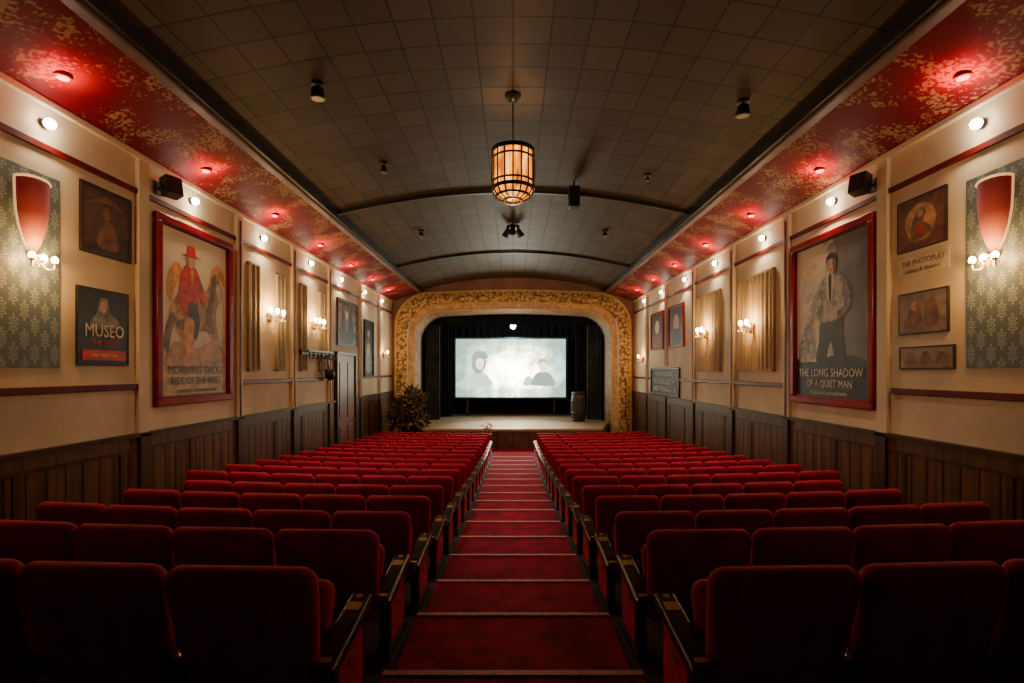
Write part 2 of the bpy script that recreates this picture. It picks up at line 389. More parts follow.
# ------------------------------------------------------------ proscenium
def arch(w,top,r,y,bot,k=10,s=None):
    pts=[]
    for i in range(7): pts.append((-w,y,bot+(top-r-bot)*i/6))
    for i in range(1,k+1):
        t=math.pi-math.pi/2*i/k; pts.append((-w+r+r*math.cos(t),y,top-r+r*math.sin(t)*1.0))
    for i in range(1,12): pts.append((-w+r+(2*w-2*r)*i/12,y,top+0.10*math.sin(math.pi*i/12)))
    for i in range(k):
        t=math.pi/2-math.pi/2*i/k; pts.append((w-r+r*math.cos(t),y,top-r+r*math.sin(t)))
    for i in range(6,-1,-1): pts.append((w,y,bot+(top-r-bot)*i/6))
    return pts
bot=-0.05
LY=[(4.62,E+3.60,0.02,ZE+0.02,mat('front_wall_paint',(0.22,0.10,0.06),0.7,noise=(2,0.2))),
    (4.50,E+3.00,1.30,ZE,gold_s),(4.47,E+2.97,1.28,ZE-0.14,gold_s),(4.40,E+2.90,1.25,ZE-0.16,gold_o),
    (4.20,E+2.70,1.2,ZE-0.24,gold_o),(4.0,E+2.52,1.15,ZE-0.16,gold_s),(3.96,E+2.48,1.12,ZE-0.05,mat('proscenium_cream',(0.60,0.40,0.21),0.6,noise=(6,0.3))),
    (3.82,E+2.34,1.05,ZE+0.05,gold_s),(3.79,E+2.31,1.04,ZE+0.0,gold_s),(3.74,E+2.26,1.0,ZE+0.04,mat('reveal_gold',(0.30,0.19,0.09),0.6,noise=(6,0.3))),(3.60,E+2.13,0.95,ZE+0.40,mat('reveal',(0.06,0.04,0.03),0.6)),
    (3.60,E+2.13,0.95,ZE+0.69,None)]
b=MB(); rings=[arch(w,t,r,y,bot) for w,t,r,y,_ in LY]
for j in range(len(LY)-1):
    n=len(rings[0]); vs=rings[j]+rings[j+1]
    if j==0:
        w0=MB(); w0.add(vs,[(i,i+1,n+i+1,n+i) for i in range(n-1)],LY[0][4]); w0.obj('wall_front'); continue
    b.add(vs,[(i,i+1,n+i+1,n+i) for i in range(n-1)],LY[j][4],True)
b.obj('proscenium_arch')
ST=E-1.97
stage_m=mat('stage_boards',(0.27,0.19,0.13),0.4,noise=(4,0.4,(6,0.5,1)))
stage_f=mat('stage_fascia',(0.09,0.04,0.02),0.5,noise=(4,0.3))
b=MB()
out=[(-3.05,16.3),(3.05,16.3),(3.58,18.2),(3.58,22.4),(-3.58,22.4),(-3.58,18.2)]
n=len(out)
vs=[(x,y,ST) for x,y in out]+[(x,y,0.0) for x,y in out]
b.add(vs,[list(range(n))],stage_m); b.add(vs,[(i,i+n,(i+1)%n+n,(i+1)%n) for i in range(n)],stage_f)
b.box(-3.07,3.07,16.26,16.33,ST-0.08,ST+0.01,mat('stage_lip',(0.36,0.22,0.12),0.4),None,0.01)
for i in range(-5,6): b.box(i*0.55-0.02,i*0.55+0.02,16.28,16.3,0.02,ST-0.08,panel_w2)
b.obj('stage')
b=MB()
b.box(-4.8,-4.3,ZE+0.7,22.6,-0.1,E+3,blackc); b.obj('wall_stage_left')
b=MB(); b.box(4.3,4.8,ZE+0.7,22.6,-0.1,E+3,blackc); b.obj('wall_stage_right')
b=MB(); b.box(-4.8,4.8,22.6,22.75,-0.1,E+3,blackc); b.obj('wall_stage_rear')
b=MB(); b.box(-4.8,4.8,ZE+0.7,22.6,E+2.9,E+3,blackc); b.obj('ceiling_stage')
def curtain(name,x0,x1,y0,y1,z0,z1,m,amp=0.06,folds=8):
    b=MB(); n=folds*8; vs=[];fs=[]
    d=Vector((x1-x0,y1-y0)); nn=Vector((-d.y,d.x)).normalized()
    for i in range(n+1):
        t=i/n; o=amp*math.sin(t*folds*2*math.pi)+amp*0.3*math.sin(t*folds*5.1)
        for z,k in ((z0,1.15),((z0+z1)/2,1),(z1,0.8)): vs.append((x0+d.x*t+nn.x*o*k,y0+d.y*t+nn.y*o*k,z))
    for i in range(n):
        for k in range(2): fs.append((3*i+k,3*i+k+1,3*i+k+4,3*i+k+3))
    b.add(vs,fs,m,True); return b.obj(name)
curt=mat('stage_curtain_cloth',(0.008,0.008,0.008),0.9,noise=(2,0.3),spec=0.2)
curt_g=mat('stage_leg_cloth',(0.04,0.046,0.042),0.8,noise=(2,0.3),spec=0.2)
curtain('stage_backdrop_curtain',-3.6,3.6,22.2,22.2,ST+0.01,E+2.8,curt,0.07,22)
for s in (-1,1):
    curtain('stage_leg_curtain',s*3.55,s*2.95,19.3,19.4,ST+0.01,E+2.6,curt_g,0.05,6)
    curtain('stage_leg_curtain',s*3.5,s*2.65,20.6,20.7,ST+0.01,E+2.6,curt,0.05,7)
curtain('stage_valance',-3.6,3.6,19.1,19.1,E+1.82,E+2.7,curt,0.05,20)
e=empty('projection_screen',(-0.1,21.0,E+0.13))
sw,sh=2.40,1.27
b=MB(); b.box(-sw-0.08,sw+0.08,0.0,0.06,-sh-0.08,sh+0.08,blackm); 
for s in (-1,1): b.box(s*1.9-0.04,s*1.9+0.04,0.02,0.08,ST-(E+0.13)+0.005,-sh,blackm)
b.obj('frame',parent=e)
def screen_mat():
    m=bpy.data.materials.new('projected_picture'); m.use_nodes=True; nt=m.node_tree; b=nt.nodes['Principled BSDF']
    tc=nt.nodes.new('ShaderNodeTexCoord'); mp=nt.nodes.new('ShaderNodeMapping'); mp.inputs['Scale'].default_value=(0.42,1,0.62); mp.inputs['Location'].default_value=(-0.06,0,0.10); L(nt,tc.outputs['Object'],mp.inputs['Vector'])
    ln=nt.nodes.new('ShaderNodeVectorMath'); ln.operation='LENGTH'; L(nt,mp.outputs['Vector'],ln.inputs[0])
    n=nt.nodes.new('ShaderNodeTexNoise'); n.inputs['Scale'].default_value=1.8; n.inputs['Detail'].default_value=7; L(nt,tc.outputs['Object'],n.inputs['Vector'])
    a=nt.nodes.new('ShaderNodeMath'); a.operation='MULTIPLY_ADD'; a.inputs[1].default_value=1.1; L(nt,n.outputs['Fac'],a.inputs[0]); L(nt,ln.outputs['Value'],a.inputs[2])
    r=nt.nodes.new('ShaderNodeValToRGB'); el=r.color_ramp.elements; el[0].position=0.46; el[0].color=(1,0.86,0.58,1); el[1].position=1.0; el[1].color=(0.026,0.045,0.037,1)
    k=el.new(0.60); k.color=(0.48,0.44,0.31,1); k=el.new(0.76); k.color=(0.09,0.125,0.10,1)
    sc2=nt.nodes.new('ShaderNodeMath'); sc2.operation='MULTIPLY'; sc2.inputs[1].default_value=0.62; L(nt,a.outputs[0],sc2.inputs[0])
    L(nt,sc2.outputs[0],r.inputs['Fac']); b.inputs['Base Color'].default_value=(0.3,0.3,0.3,1)
    L(nt,r.outputs['Color'],b.inputs['Emission Color']); b.inputs['Emission Strength'].default_value=20; return m
b=MB(); b.add([(-sw,-0.005,-sh),(sw,-0.005,-sh),(sw,-0.005,sh),(-sw,-0.005,sh)],[(0,1,2,3)],screen_mat()); b.obj('picture',parent=e)
def em(name,c,s): return mat(name,c,0.8,emis=s,ecol=c)
ink1=em('ink_teal',(0.26,0.34,0.28),1.9); ink2=em('ink_brown',(0.62,0.40,0.20),2.1); ink3=em('ink_pale',(0.90,0.78,0.55),3.0); ink4=em('ink_mint',(0.45,0.54,0.42),2.8)
b=MB()
b.blob([(-1.95,-0.75),(-1.75,-0.35),(-1.55,-0.18),(-1.40,-0.12),(-1.2,-0.20),(-0.98,-0.38),(-0.85,-0.75)],-0.008,ink4)
b.blob([(-1.62,0.45),(-1.70,0.15),(-1.62,-0.12),(-1.45,-0.25),(-1.22,-0.12),(-1.08,0.15),(-1.12,0.45),(-1.35,0.60)],-0.009,ink1)
b.blob([(-1.50,0.35),(-1.52,0.12),(-1.40,-0.06),(-1.28,-0.06),(-1.18,0.12),(-1.18,0.34),(-1.34,0.42)],-0.011,ink3)
b.blob([(-1.72,0.42),(-1.62,0.62),(-1.5,0.72),(-1.2,0.74),(-1.05,0.60),(-0.98,0.45),(-1.2,0.40),(-1.45,0.44)],-0.012,ink1)
for ex in (-1.42,-1.28): b.blob([(ex-0.03,0.20),(ex,0.225),(ex+0.03,0.20),(ex,0.185)],-0.013,ink2)
b.blob([(-1.40,0.05),(-1.35,0.07),(-1.30,0.05),(-1.35,0.03)],-0.013,ink2)
b.blob([(0.95,-0.75),(1.0,-0.40),(1.18,-0.20),(1.42,-0.15),(1.68,-0.22),(1.85,-0.45),(1.9,-0.75)],-0.008,ink1)
b.blob([(1.25,0.18),(1.24,-0.02),(1.36,-0.18),(1.50,-0.18),(1.60,0.0),(1.60,0.20),(1.42,0.30)],-0.010,ink3)
b.blob([(1.20,0.12),(1.22,0.32),(1.42,0.42),(1.64,0.32),(1.66,0.10),(1.58,0.22),(1.35,0.24)],-0.012,ink2)
for ex in (1.36,1.49): b.blob([(ex-0.025,0.08),(ex,0.10),(ex+0.025,0.08),(ex,0.065)],-0.013,ink2)
b.blob([(0.55,-0.75),(0.62,-0.45),(0.80,-0.35),(0.95,-0.5),(0.98,-0.75)],-0.0075,ink4)
b.obj('projected_figures',parent=e)
text('Bienvenue',0.40,(0.2,-0.014,0.85),ink2,e); text('moonlit gala',0.36,(0.0,-0.014,-0.98),ink2,e)
text('a night at the movies',0.17,(0.15,-0.014,0.50),ink2,e)
e=empty('stage_light_bar',(0,19.8,E+2.12))
b=MB(); b.cyl((-2.6,0,0.12),(2.6,0,0.12),0.025,blackm)
for x in (-2.2,2.2): b.cyl((x,0,0.12),(x,0,0.75),0.012,blackm)
for x in (-1.9,-1.0,0,1.0,1.9):
    zz=-0.13 if x==0 else 0
    b.cyl((x,0.1,-0.1+zz),(x,-0.12,-0.15+zz),0.08,blackm,r1=0.1,n=14); b.box(x-0.11,x-0.09,-0.03,0.03,-0.13+zz,0.14,blackm); b.box(x+0.09,x+0.11,-0.03,0.03,-0.13+zz,0.14,blackm)
    if x==0: b.sphere((x,-0.15,-0.16+zz),0.11,stagebulb)
b.obj('bar',parent=e)
light('POINT','lamp',(0,-0.3,-0.48),120,(0.85,0.95,1),e,0.06)
light('SPOT','beam',(0,-0.35,-0.42),1900,(1,0.86,0.66),e,0.08,(math.radians(-32),0,0),75,0.9)
b=MB(); prof=[(0.0,0),(0.25,0),(0.29,0.25),(0.315,0.55),(0.29,0.88),(0.25,1.15),(0.23,1.15),(0.23,1.10),(0.0,1.10)]
b.lathe(prof,(0,0,0),mat('barrel_oak',(0.03,0.018,0.013),0.5,noise=(5,0.5,(4,4,0.3))),20)
for z,r in ((0.06,0.262),(0.33,0.304),(0.8,0.302),(1.08,0.266)): b.lathe([(r,-0.03),(r+0.008,-0.03),(r+0.006,0.03),(r-0.002,0.03)],(0,0,z),blackm,20)
b.obj('wooden_barrel',(2.58,18.9,ST+0.002))
leafm=mat('dried_foliage',(0.22,0.12,0.04),0.7,noise=(7,0.6)); leafg=mat('green_foliage',(0.06,0.065,0.02),0.6,noise=(7,0.5))
yel=mat('yellow_blossom',(0.80,0.45,0.12),0.6,noise=(9,0.3)); orm=mat('orange_blossom',(0.75,0.22,0.05),0.6,noise=(9,0.3)); terr=mat('urn_bronze',(0.10,0.06,0.03),0.4,0.3,noise=(6,0.4))
def leaf(b,p,d,l,w,m):
    d=Vector(d).normalized(); s=d.cross(Vector((random.random()-.5,random.random()-.5,random.random()-.5))).normalized()*w; u=s.cross(d).normalized()*w*0.4; p=Vector(p)
    b.add([p,p+d*l*0.4+s+u,p+d*l,p+d*l*0.4-s+u,p+d*l*0.45],[(0,1,4),(1,2,4),(2,3,4),(3,0,4)],m)
def arrangement(name,loc,urn_h,urn_r,R,H,nl,nf,fm,bushy=False):
    b=MB(); b.lathe([(0,0),(urn_r*0.7,0),(urn_r*0.7,urn_h*0.08),(urn_r*0.3,urn_h*0.2),(urn_r*0.8,urn_h*0.5),(urn_r,urn_h*0.85),(urn_r*1.15,urn_h),(urn_r*0.95,urn_h),(0,urn_h*0.95)],(0,0,0),terr,18)
    # several lobes so the outline is irregular, not a cone
    lobes=[(random.uniform(-0.45,0.45)*R,random.uniform(-0.45,0.45)*R,random.uniform(0.15,0.78)*H,random.uniform(0.45,0.62)*R) for _ in range(9)] if bushy else [(0,0,0.45*H,R*0.9)]
    if bushy: lobes+= [(-0.55*R,0,0.15*H,0.5*R),(0.50*R,0,0.12*H,0.5*R),(0.15*R,0,0.86*H,0.34*R)]
    base=Vector((0,0,urn_h))
    for i in range(nl):
        lx,ly,lz,lr=random.choice(lobes)
        d=Vector((random.gauss(0,1),random.gauss(0,1),random.gauss(0,1))).normalized()
        tip=Vector((lx,ly,urn_h+lz))+d*lr*random.uniform(0.4,1)
        if i%6==0: b.cyl(base,tip,0.006,leafg,r1=0.003,n=4,cap=False)
        dd=d+Vector((random.gauss(0,.4),random.gauss(0,.4),random.gauss(0.2,.4)))
        leaf(b,tip-dd*0.08,dd,random.uniform(0.18,0.36)*R,0.07*R,leafm if random.random()<0.5 else leafg)
    for i in range(nf):
        lx,ly,lz,lr=random.choice(lobes); d=Vector((random.gauss(0,1),-abs(random.gauss(0,1)),random.gauss(0.2,1))).normalized()
        c=Vector((lx,ly,urn_h+lz))+d*lr
        for k in range(6):
            t=k*1.047; leaf(b,c,(math.cos(t),math.sin(t),0.5),0.09*R+0.02,0.03*R+0.01,fm)
        b.sphere(c,0.018*R+0.008,leafm,6)
    return b.obj(name,loc)
zf=E-F(15.4)
arrangement('dried_flower_arrangement',(-3.66,16.85,zf),0.80,0.28,0.74,1.30,1900,34,yel,True)
arrangement('flower_basket',(-0.86,15.9,zf),0.60,0.15,0.24,0.30,140,26,orm)
# ------------------------------------------------------------ wall-hung things
def hang(name,side,y0,y1,h0,h1):
    e=empty(name,((-(D-0.002) if side<0 else D-0.002),(y0+y1)/2,E+h0),math.radians(90 if side<0 else -90))
    return e,y1-y0,h1-h0
def framed(name,side,y0,y1,h0,h1,fw,fm,bg,depth=0.05,inner=None):
    e,w,h=hang(name,side,y0,y1,h0,h1); b=MB()
    if fw:
        for x0,x1,z0,z1 in ((-w/2,w/2,0,fw),(-w/2,w/2,h-fw,h),(-w/2,-w/2+fw,fw,h-fw),(w/2-fw,w/2,fw,h-fw)): b.box(x0,x1,-depth,0,z0,z1,fm,None,min(fw,depth)*0.2)
        if inner:
            f2=fw; g=0.03
            for x0,x1,z0,z1 in ((-w/2+f2,w/2-f2,f2,f2+g),(-w/2+f2,w/2-f2,h-f2-g,h-f2),(-w/2+f2,-w/2+f2+g,f2,h-f2),(w/2-f2-g,w/2-f2,f2,h-f2)): b.box(x0,x1,-depth*0.6,0,z0,z1,inner)
        b.obj('frame',parent=e)
    b=MB(); b.box(-w/2+fw,w/2-fw,-0.02,0,fw,h-fw,bg); b.obj('print',parent=e)
    return e,w-2*fw,h-2*fw,fw
def art(e,w,h,fw,shapes,y=-0.0215):
    b=MB()
    for i,(pts,m) in enumerate(shapes):
        b.blob([((u-0.5)*w,fw+v*h) for u,v in pts],y-0.0006*i,m)
    b.obj('artwork',parent=e)
def el(cx,cy,rx,ry,n=8): return [(cx+rx*math.cos(2*math.pi*i/n),cy+ry*math.sin(2*math.pi*i/n)) for i in range(n)]
p_cream=mat('print_cream',(0.72,0.60,0.40),0.5,noise=(6,0.25)); p_tan=mat('print_tan',(0.52,0.28,0.11),0.5,noise=(8,0.5)); p_br=mat('print_brown',(0.20,0.085,0.035),0.5,noise=(8,0.6))
p_dk=mat('print_dark',(0.03,0.025,0.022),0.5,noise=(8,0.4)); p_red=mat('print_red',(0.60,0.02,0.02),0.5,noise=(8,0.4)); p_skin=mat('print_skin',(0.58,0.36,0.22),0.5,noise=(10,0.3))
p_or=mat('print_orange',(0.75,0.32,0.06),0.5,noise=(8,0.4))
p_wh=mat('print_white',(0.70,0.66,0.55),0.5,noise=(7,0.3)); p_gr=mat('print_grey',(0.20,0.19,0.17),0.5,noise=(12,0.6)); p_bl=mat('print_slate',(0.035,0.05,0.055),0.5,noise=(8,0.4),spec=0.2)
p_mid=mat('print_midgrey',(0.40,0.37,0.31),0.5,noise=(14,0.6))
bgL=grad('poster_bg_left',[(0.0,(0.45,0.30,0.14)),(0.2,(0.68,0.52,0.29)),(0.5,(0.90,0.77,0.50)),(1.0,(0.85,0.75,0.54))],lo=0,hi=2.5,noise=0.28)
e,w,h,fw=framed('western_film_poster',-1,6.12,7.78,-0.46,2.05,0.10,redframe,bgL,0.07,railm)
art(e,w,h,fw,[
 ([(0.05,0.22),(0.2,0.33),(0.5,0.30),(0.8,0.36),(0.97,0.26),(0.9,0.2),(0.5,0.17),(0.1,0.18)],p_tan),
 ([(0.08,0.62),(0.12,0.74),(0.22,0.80),(0.3,0.74),(0.2,0.66),(0.14,0.56)],p_or),
 ([(0.72,0.80),(0.82,0.86),(0.93,0.82),(0.95,0.72),(0.88,0.76),(0.80,0.80)],p_or),
 ([(0.12,0.5),(0.25,0.62),(0.5,0.62),(0.66,0.68),(0.74,0.8),(0.86,0.76),(0.92,0.64),(0.84,0.6),(0.8,0.5),(0.85,0.36),(0.8,0.22),(0.7,0.22),(0.72,0.36),(0.6,0.42),(0.4,0.40),(0.36,0.28),(0.3,0.2),(0.22,0.22),(0.27,0.34),(0.18,0.42)],p_tan),
 ([(0.62,0.5),(0.7,0.64),(0.74,0.76),(0.80,0.79),(0.78,0.66),(0.74,0.52),(0.78,0.4),(0.7,0.42)],p_br),
 ([(0.2,0.44),(0.34,0.47),(0.6,0.44),(0.72,0.40),(0.6,0.41),(0.4,0.40),(0.26,0.40)],p_br),
 ([(0.15,0.5),(0.08,0.42),(0.05,0.3),(0.1,0.26),(0.14,0.38),(0.2,0.46)],p_br),
 ([(0.84,0.74),(0.90,0.66),(0.9,0.62),(0.84,0.64),(0.80,0.70)],p_cream),
 ([(0.3,0.4),(0.36,0.5),(0.5,0.52),(0.56,0.44),(0.48,0.36),(0.40,0.26),(0.34,0.24)],p_or),
 ([(0.24,0.56),(0.26,0.7),(0.32,0.79),(0.46,0.80),(0.56,0.72),(0.64,0.62),(0.60,0.57),(0.50,0.64),(0.52,0.54),(0.4,0.48)],p_red),
 ([(0.36,0.5),(0.4,0.58),(0.5,0.56),(0.54,0.46),(0.5,0.36),(0.44,0.36),(0.46,0.46)],p_dk),
 ([(0.40,0.77),(0.42,0.66),(0.45,0.77)],p_or),
 (el(0.41,0.835,0.06,0.05),p_skin),
 ([(0.27,0.85),(0.35,0.87),(0.36,0.915),(0.46,0.92),(0.48,0.87),(0.57,0.86),(0.42,0.85)],p_red),
 (el(0.82,0.745,0.012,0.008),p_dk)])
text('MORNING GHOST',0.17,(0,-0.038,fw+0.37),p_dk,e,sx=0.85); text('RIDE OF THE WEST',0.15,(0,-0.038,fw+0.22),p_dk,e,sx=0.85); text('a picture in twelve reels',0.09,(0,-0.038,fw+0.09),p_dk,e)
bgR=grad('poster_bg_right',[(0.0,(0.10,0.105,0.095)),(0.40,(0.22,0.22,0.19)),(0.56,(0.72,0.67,0.51)),(1.0,(0.85,0.77,0.58))],axis='X',lo=0.85,hi=-0.85,noise=0.22)
e,w,h,fw=framed('drama_film_poster',1,6.05,7.86,-0.50,2.02,0.10,redframe,bgR,0.07,railm)
art(e,w,h,fw,[
 ([(0.02,0.01),(0.98,0.01),(0.98,0.22),(0.6,0.27),(0.3,0.23),(0.02,0.25)],p_dk),
 (el(0.22,0.82,0.13,0.08),p_cream),(el(0.20,0.66,0.10,0.14),p_wh),
 ([(0.06,0.24),(0.10,0.40),(0.18,0.50),(0.28,0.42),(0.30,0.26)],p_mid),
 ([(0.40,0.50),(0.36,0.36),(0.32,0.24),(0.44,0.22),(0.52,0.36),(0.60,0.22),(0.72,0.23),(0.68,0.4),(0.66,0.52)],p_dk),
 ([(0.34,0.50),(0.32,0.62),(0.36,0.72),(0.46,0.77),(0.58,0.77),(0.70,0.73),(0.76,0.64),(0.72,0.55),(0.66,0.50),(0.5,0.48)],p_mid),
 ([(0.36,0.50),(0.34,0.60),(0.38,0.70),(0.42,0.62),(0.42,0.50)],p_gr),
 ([(0.70,0.72),(0.78,0.64),(0.76,0.54),(0.64,0.50),(0.60,0.53),(0.70,0.57),(0.68,0.64)],p_gr),
 ([(0.36,0.70),(0.26,0.62),(0.20,0.52),(0.25,0.49),(0.34,0.56),(0.40,0.62)],p_mid),
 ([(0.46,0.77),(0.52,0.58),(0.58,0.77)],p_wh),([(0.50,0.76),(0.51,0.62),(0.53,0.60),(0.54,0.76)],p_dk),
 (el(0.54,0.83,0.06,0.052),p_skin),([(0.56,0.88),(0.60,0.86),(0.60,0.80),(0.57,0.78)],p_br),([(0.47,0.84),(0.475,0.885),(0.54,0.905),(0.605,0.885),(0.61,0.84),(0.58,0.862),(0.50,0.868)],p_dk),
 (el(0.52,0.835,0.008,0.005),p_dk),(el(0.56,0.835,0.008,0.005),p_dk),(el(0.54,0.80,0.016,0.004),p_br),
 (el(0.22,0.50,0.03,0.025),p_skin),(el(0.60,0.52,0.03,0.02),p_skin)])
text('THE LONG SHADOW',0.17,(0,-0.038,fw+0.37),p_cream,e,sx=0.85); text('OF A QUIET MAN',0.15,(0,-0.038,fw+0.21),p_cream,e,sx=0.85); text('in glorious monochrome',0.08,(0,-0.038,fw+0.08),p_cream,e)
bgS=grad('poster_bg_sepia',[(0,(0.02,0.012,0.01)),(0.5,(0.11,0.06,0.035)),(1,(0.05,0.03,0.02))],lo=0,hi=0.8,noise=0.5,nscale=7)
e,w,h,fw=framed('sepia_film_poster',-1,5.08,5.76,1.28,2.04,0.035,wood_d,bgS,0.03)
art(e,w,h,fw,[([(0.3,0.1),(0.35,0.4),(0.5,0.55),(0.65,0.45),(0.75,0.1)],p_br),(el(0.48,0.65,0.09,0.11),p_br),([(0.1,0.75),(0.5,0.82),(0.9,0.75),(0.5,0.92)],p_br)])
bgB=grad('poster_bg_night',[(0,(0.02,0.02,0.02)),(0.5,(0.04,0.06,0.06)),(1,(0.015,0.02,0.024))],lo=0,hi=0.85,noise=0.4)
e,w,h,fw=framed('night_film_poster',-1,5.04,5.72,0.06,0.91,0.02,blackm,bgB,0.025)
art(e,w,h,fw,[([(0.2,0.55),(0.35,0.7),(0.4,0.88),(0.55,0.9),(0.62,0.72),(0.8,0.6),(0.75,0.5),(0.3,0.48)],p_gr),(el(0.48,0.78,0.07,0.08),p_skin)])
text('MUSEO',0.2,(0,-0.03,fw+0.36),p_cream,e,sx=0.8); text('THE HEIST',0.08,(0,-0.03,fw+0.23),p_red,e); 
b=MB(); b.box(-0.28,0.28,-0.028,-0.02,fw+0.04,fw+0.15,p_red); b.obj('banner',parent=e); text('one night only',0.06,(0,-0.031,fw+0.095),p_cream,e)
def artpanel(name,y0,y1,h0,h1,bgc,shapes):
    e,w,h,fw=framed(name,1,y0,y1,h0,h1,0.018,wood_d,bgc,0.025); art(e,w,h,fw,shapes); return e
bgA=grad('art_bg_red',[(0,(0.12,0.03,0.015)),(0.5,(0.24,0.08,0.04)),(1,(0.10,0.035,0.02))],lo=0,hi=0.6,noise=0.7,nscale=9)
bgC=grad('art_bg_tan',[(0,(0.20,0.12,0.07)),(0.5,(0.34,0.24,0.15)),(1,(0.22,0.14,0.09))],lo=0,hi=0.5,noise=0.7,nscale=9)
artpanel('red_medallion_print',5.07,5.72,1.38,1.98,bgA,[(el(0.5,0.5,0.38,0.42,12),p_br),(el(0.5,0.5,0.33,0.37,12),p_tan),([(0.30,0.2),(0.32,0.5),(0.42,0.72),(0.55,0.78),(0.62,0.66),(0.56,0.5),(0.68,0.4),(0.75,0.25),(0.5,0.16)],p_br),(el(0.50,0.66,0.06,0.07),p_tan),([(0.42,0.3),(0.5,0.45),(0.6,0.35),(0.55,0.24)],p_red)])
artpanel('engraved_print',5.05,5.70,0.42,0.90,bgC,[([(0.1,0.15),(0.2,0.5),(0.3,0.75),(0.42,0.7),(0.5,0.45),(0.45,0.15)],p_br),(el(0.33,0.68,0.07,0.12),p_tan),([(0.55,0.2),(0.6,0.7),(0.75,0.8),(0.85,0.4),(0.8,0.15)],p_br)])
artpanel('small_engraved_print',4.98,5.69,0.02,0.28,bgC,[([(0.08,0.2),(0.2,0.8),(0.35,0.3)],p_br),([(0.4,0.2),(0.5,0.85),(0.65,0.3)],p_br),([(0.7,0.2),(0.8,0.8),(0.92,0.3)],p_br)])
e,w,h=hang('title_lettering_plaque',1,5.05,5.71,1.10,1.30); b=MB(); b.box(-w/2,w/2,-0.012,0,0,h,p_cream); b.obj('plate',parent=e); text('THE PHOTOPLAY',0.085,(0,-0.014,0.14),p_br,e,sx=0.85); text('palace & theatre',0.07,(0,-0.014,0.05),p_br,e)
for s in (-1,1):
    e,w,h=hang('damask_wall_panel',s,3.75,4.86,0.03,1.92); b=MB(); b.box(-w/2,w/2,-0.012,0,0,h,damask_m)
    b.obj('wallpaper',parent=e)
drape=mat('beige_panel_cloth',(0.46,0.34,0.21),0.7,noise=(3,0.35,(5,1,0.15)))
drape2=mat('olive_panel_cloth',(0.34,0.28,0.19),0.7,noise=(3,0.3,(5,1,0.15)))
def fabric(name,s,y0,y1,h0,h1,m,folds):
    e,w,h=hang(name,s,y0,y1,h0,h1); b=MB(); n=folds*6; vs=[];fs=[]
    for i in range(n+1):
        t=i/n; o=-0.03-0.016*math.sin(t*folds*2*math.pi)
        for z in (0.03,h-0.03): vs.append((-w/2+w*t,o,z))
    for i in range(n): fs.append((2*i,2*i+2,2*i+3,2*i+1))
    b.add(vs,fs,m,True); b.box(-w/2-0.02,w/2+0.02,-0.05,0,h-0.03,h,drape2); b.box(-w/2-0.02,w/2+0.02,-0.05,0,0,0.03,drape2)
    b.box(-w/2-0.02,-w/2,-0.05,0,0,h,drape2); b.box(w/2,w/2+0.02,-0.05,0,0,h,drape2); b.obj('fabric',parent=e)
fabric('pleated_fabric_panel',1,8.42,9.72,0.0,1.82,drape,9)
fabric('pleated_fabric_panel',1,10.6,11.95,-0.02,1.82,drape,9)
for y0,y1 in ((8.30,8.62),(9.3,9.6),(10.35,10.6),(11.35,11.6)):
    fabric('narrow_fabric_panel',-1,y0,y1,0.0,1.9,drape2,2)
bgD=grad('print_bg_contrast',[(0,(0.03,0.02,0.015)),(0.5,(0.34,0.24,0.15)),(1,(0.10,0.06,0.03))],lo=0,hi=1.2,noise=1.0,nscale=4)
e,w,h,fw=framed('silhouette_print',-1,12.5,14.1,0.68,1.93,0.05,wood_d,bgD,0.04)
art(e,w,h,fw,[([(0.1,0.1),(0.15,0.5),(0.25,0.8),(0.35,0.5),(0.4,0.1)],p_dk),([(0.5,0.1),(0.55,0.6),(0.65,0.9),(0.75,0.6),(0.85,0.1)],p_dk),(el(0.45,0.7,0.08,0.1),p_cream)])
e,w,h,fw=framed('green_banner_poster',-1,14.75,15.7,-0.2,1.6,0.04,blackm,p_bl,0.06); art(e,w,h,fw,[([(0.2,0.1),(0.3,0.5),(0.5,0.7),(0.7,0.5),(0.8,0.1)],p_gr),(el(0.5,0.78,0.14,0.07),p_skin)])
e,w,h,fw=framed('red_portrait_poster',1,12.85,14.1,0.66,1.86,0.07,redframe,bgA,0.05); art(e,w,h,fw,[(el(0.5,0.6,0.2,0.22),p_skin),([(0.2,0.0),(0.3,0.35),(0.5,0.42),(0.7,0.35),(0.8,0.0)],p_dk)])
e,w,h,fw=framed('red_portrait_poster',1,14.6,15.9,0.66,1.86,0.07,redframe,bgA,0.05); art(e,w,h,fw,[(el(0.5,0.62,0.2,0.2),p_cream),([(0.2,0.0),(0.3,0.35),(0.5,0.42),(0.7,0.35),(0.8,0.0)],p_br)])
e,w,h,fw=framed('chalkboard_sign',1,13.2,15.9,-0.74,0.10,0.06,blackm,p_bl,0.05)
for i,tx in enumerate(('NOW SHOWING','THE LONG SHADOW','EVERY EVENING AT 8')): text(tx,0.22,(0,-0.03,0.64-i*0.23),p_wh,e,sx=1.0)
e,w,h=hang('door_1',-1,12.4,13.75,-E+(E-F(12.8)),0.42)
b=MB(); dm=mat('door_red_brown',(0.16,0.022,0.014),0.4,noise=(4,0.3))
b.box(-w/2,w/2,-0.06,0,0,h,dm); 
for x0,x1,z0,z1 in ((-w/2-0.09,-w/2,0,h+0.09),(w/2,w/2+0.09,0,h+0.09),(-w/2,w/2,h,h+0.09)): b.box(x0,x1,-0.1,0,z0,z1,wood_d,None,0.01)
for z0,z1 in ((0.2,1.1),(1.3,h-0.2)):
    b.box(-w/2+0.15,-0.08,-0.075,-0.05,z0,z1,dm,None,0.01); b.box(0.08,w/2-0.15,-0.075,-0.05,z0,z1,dm,None,0.01)
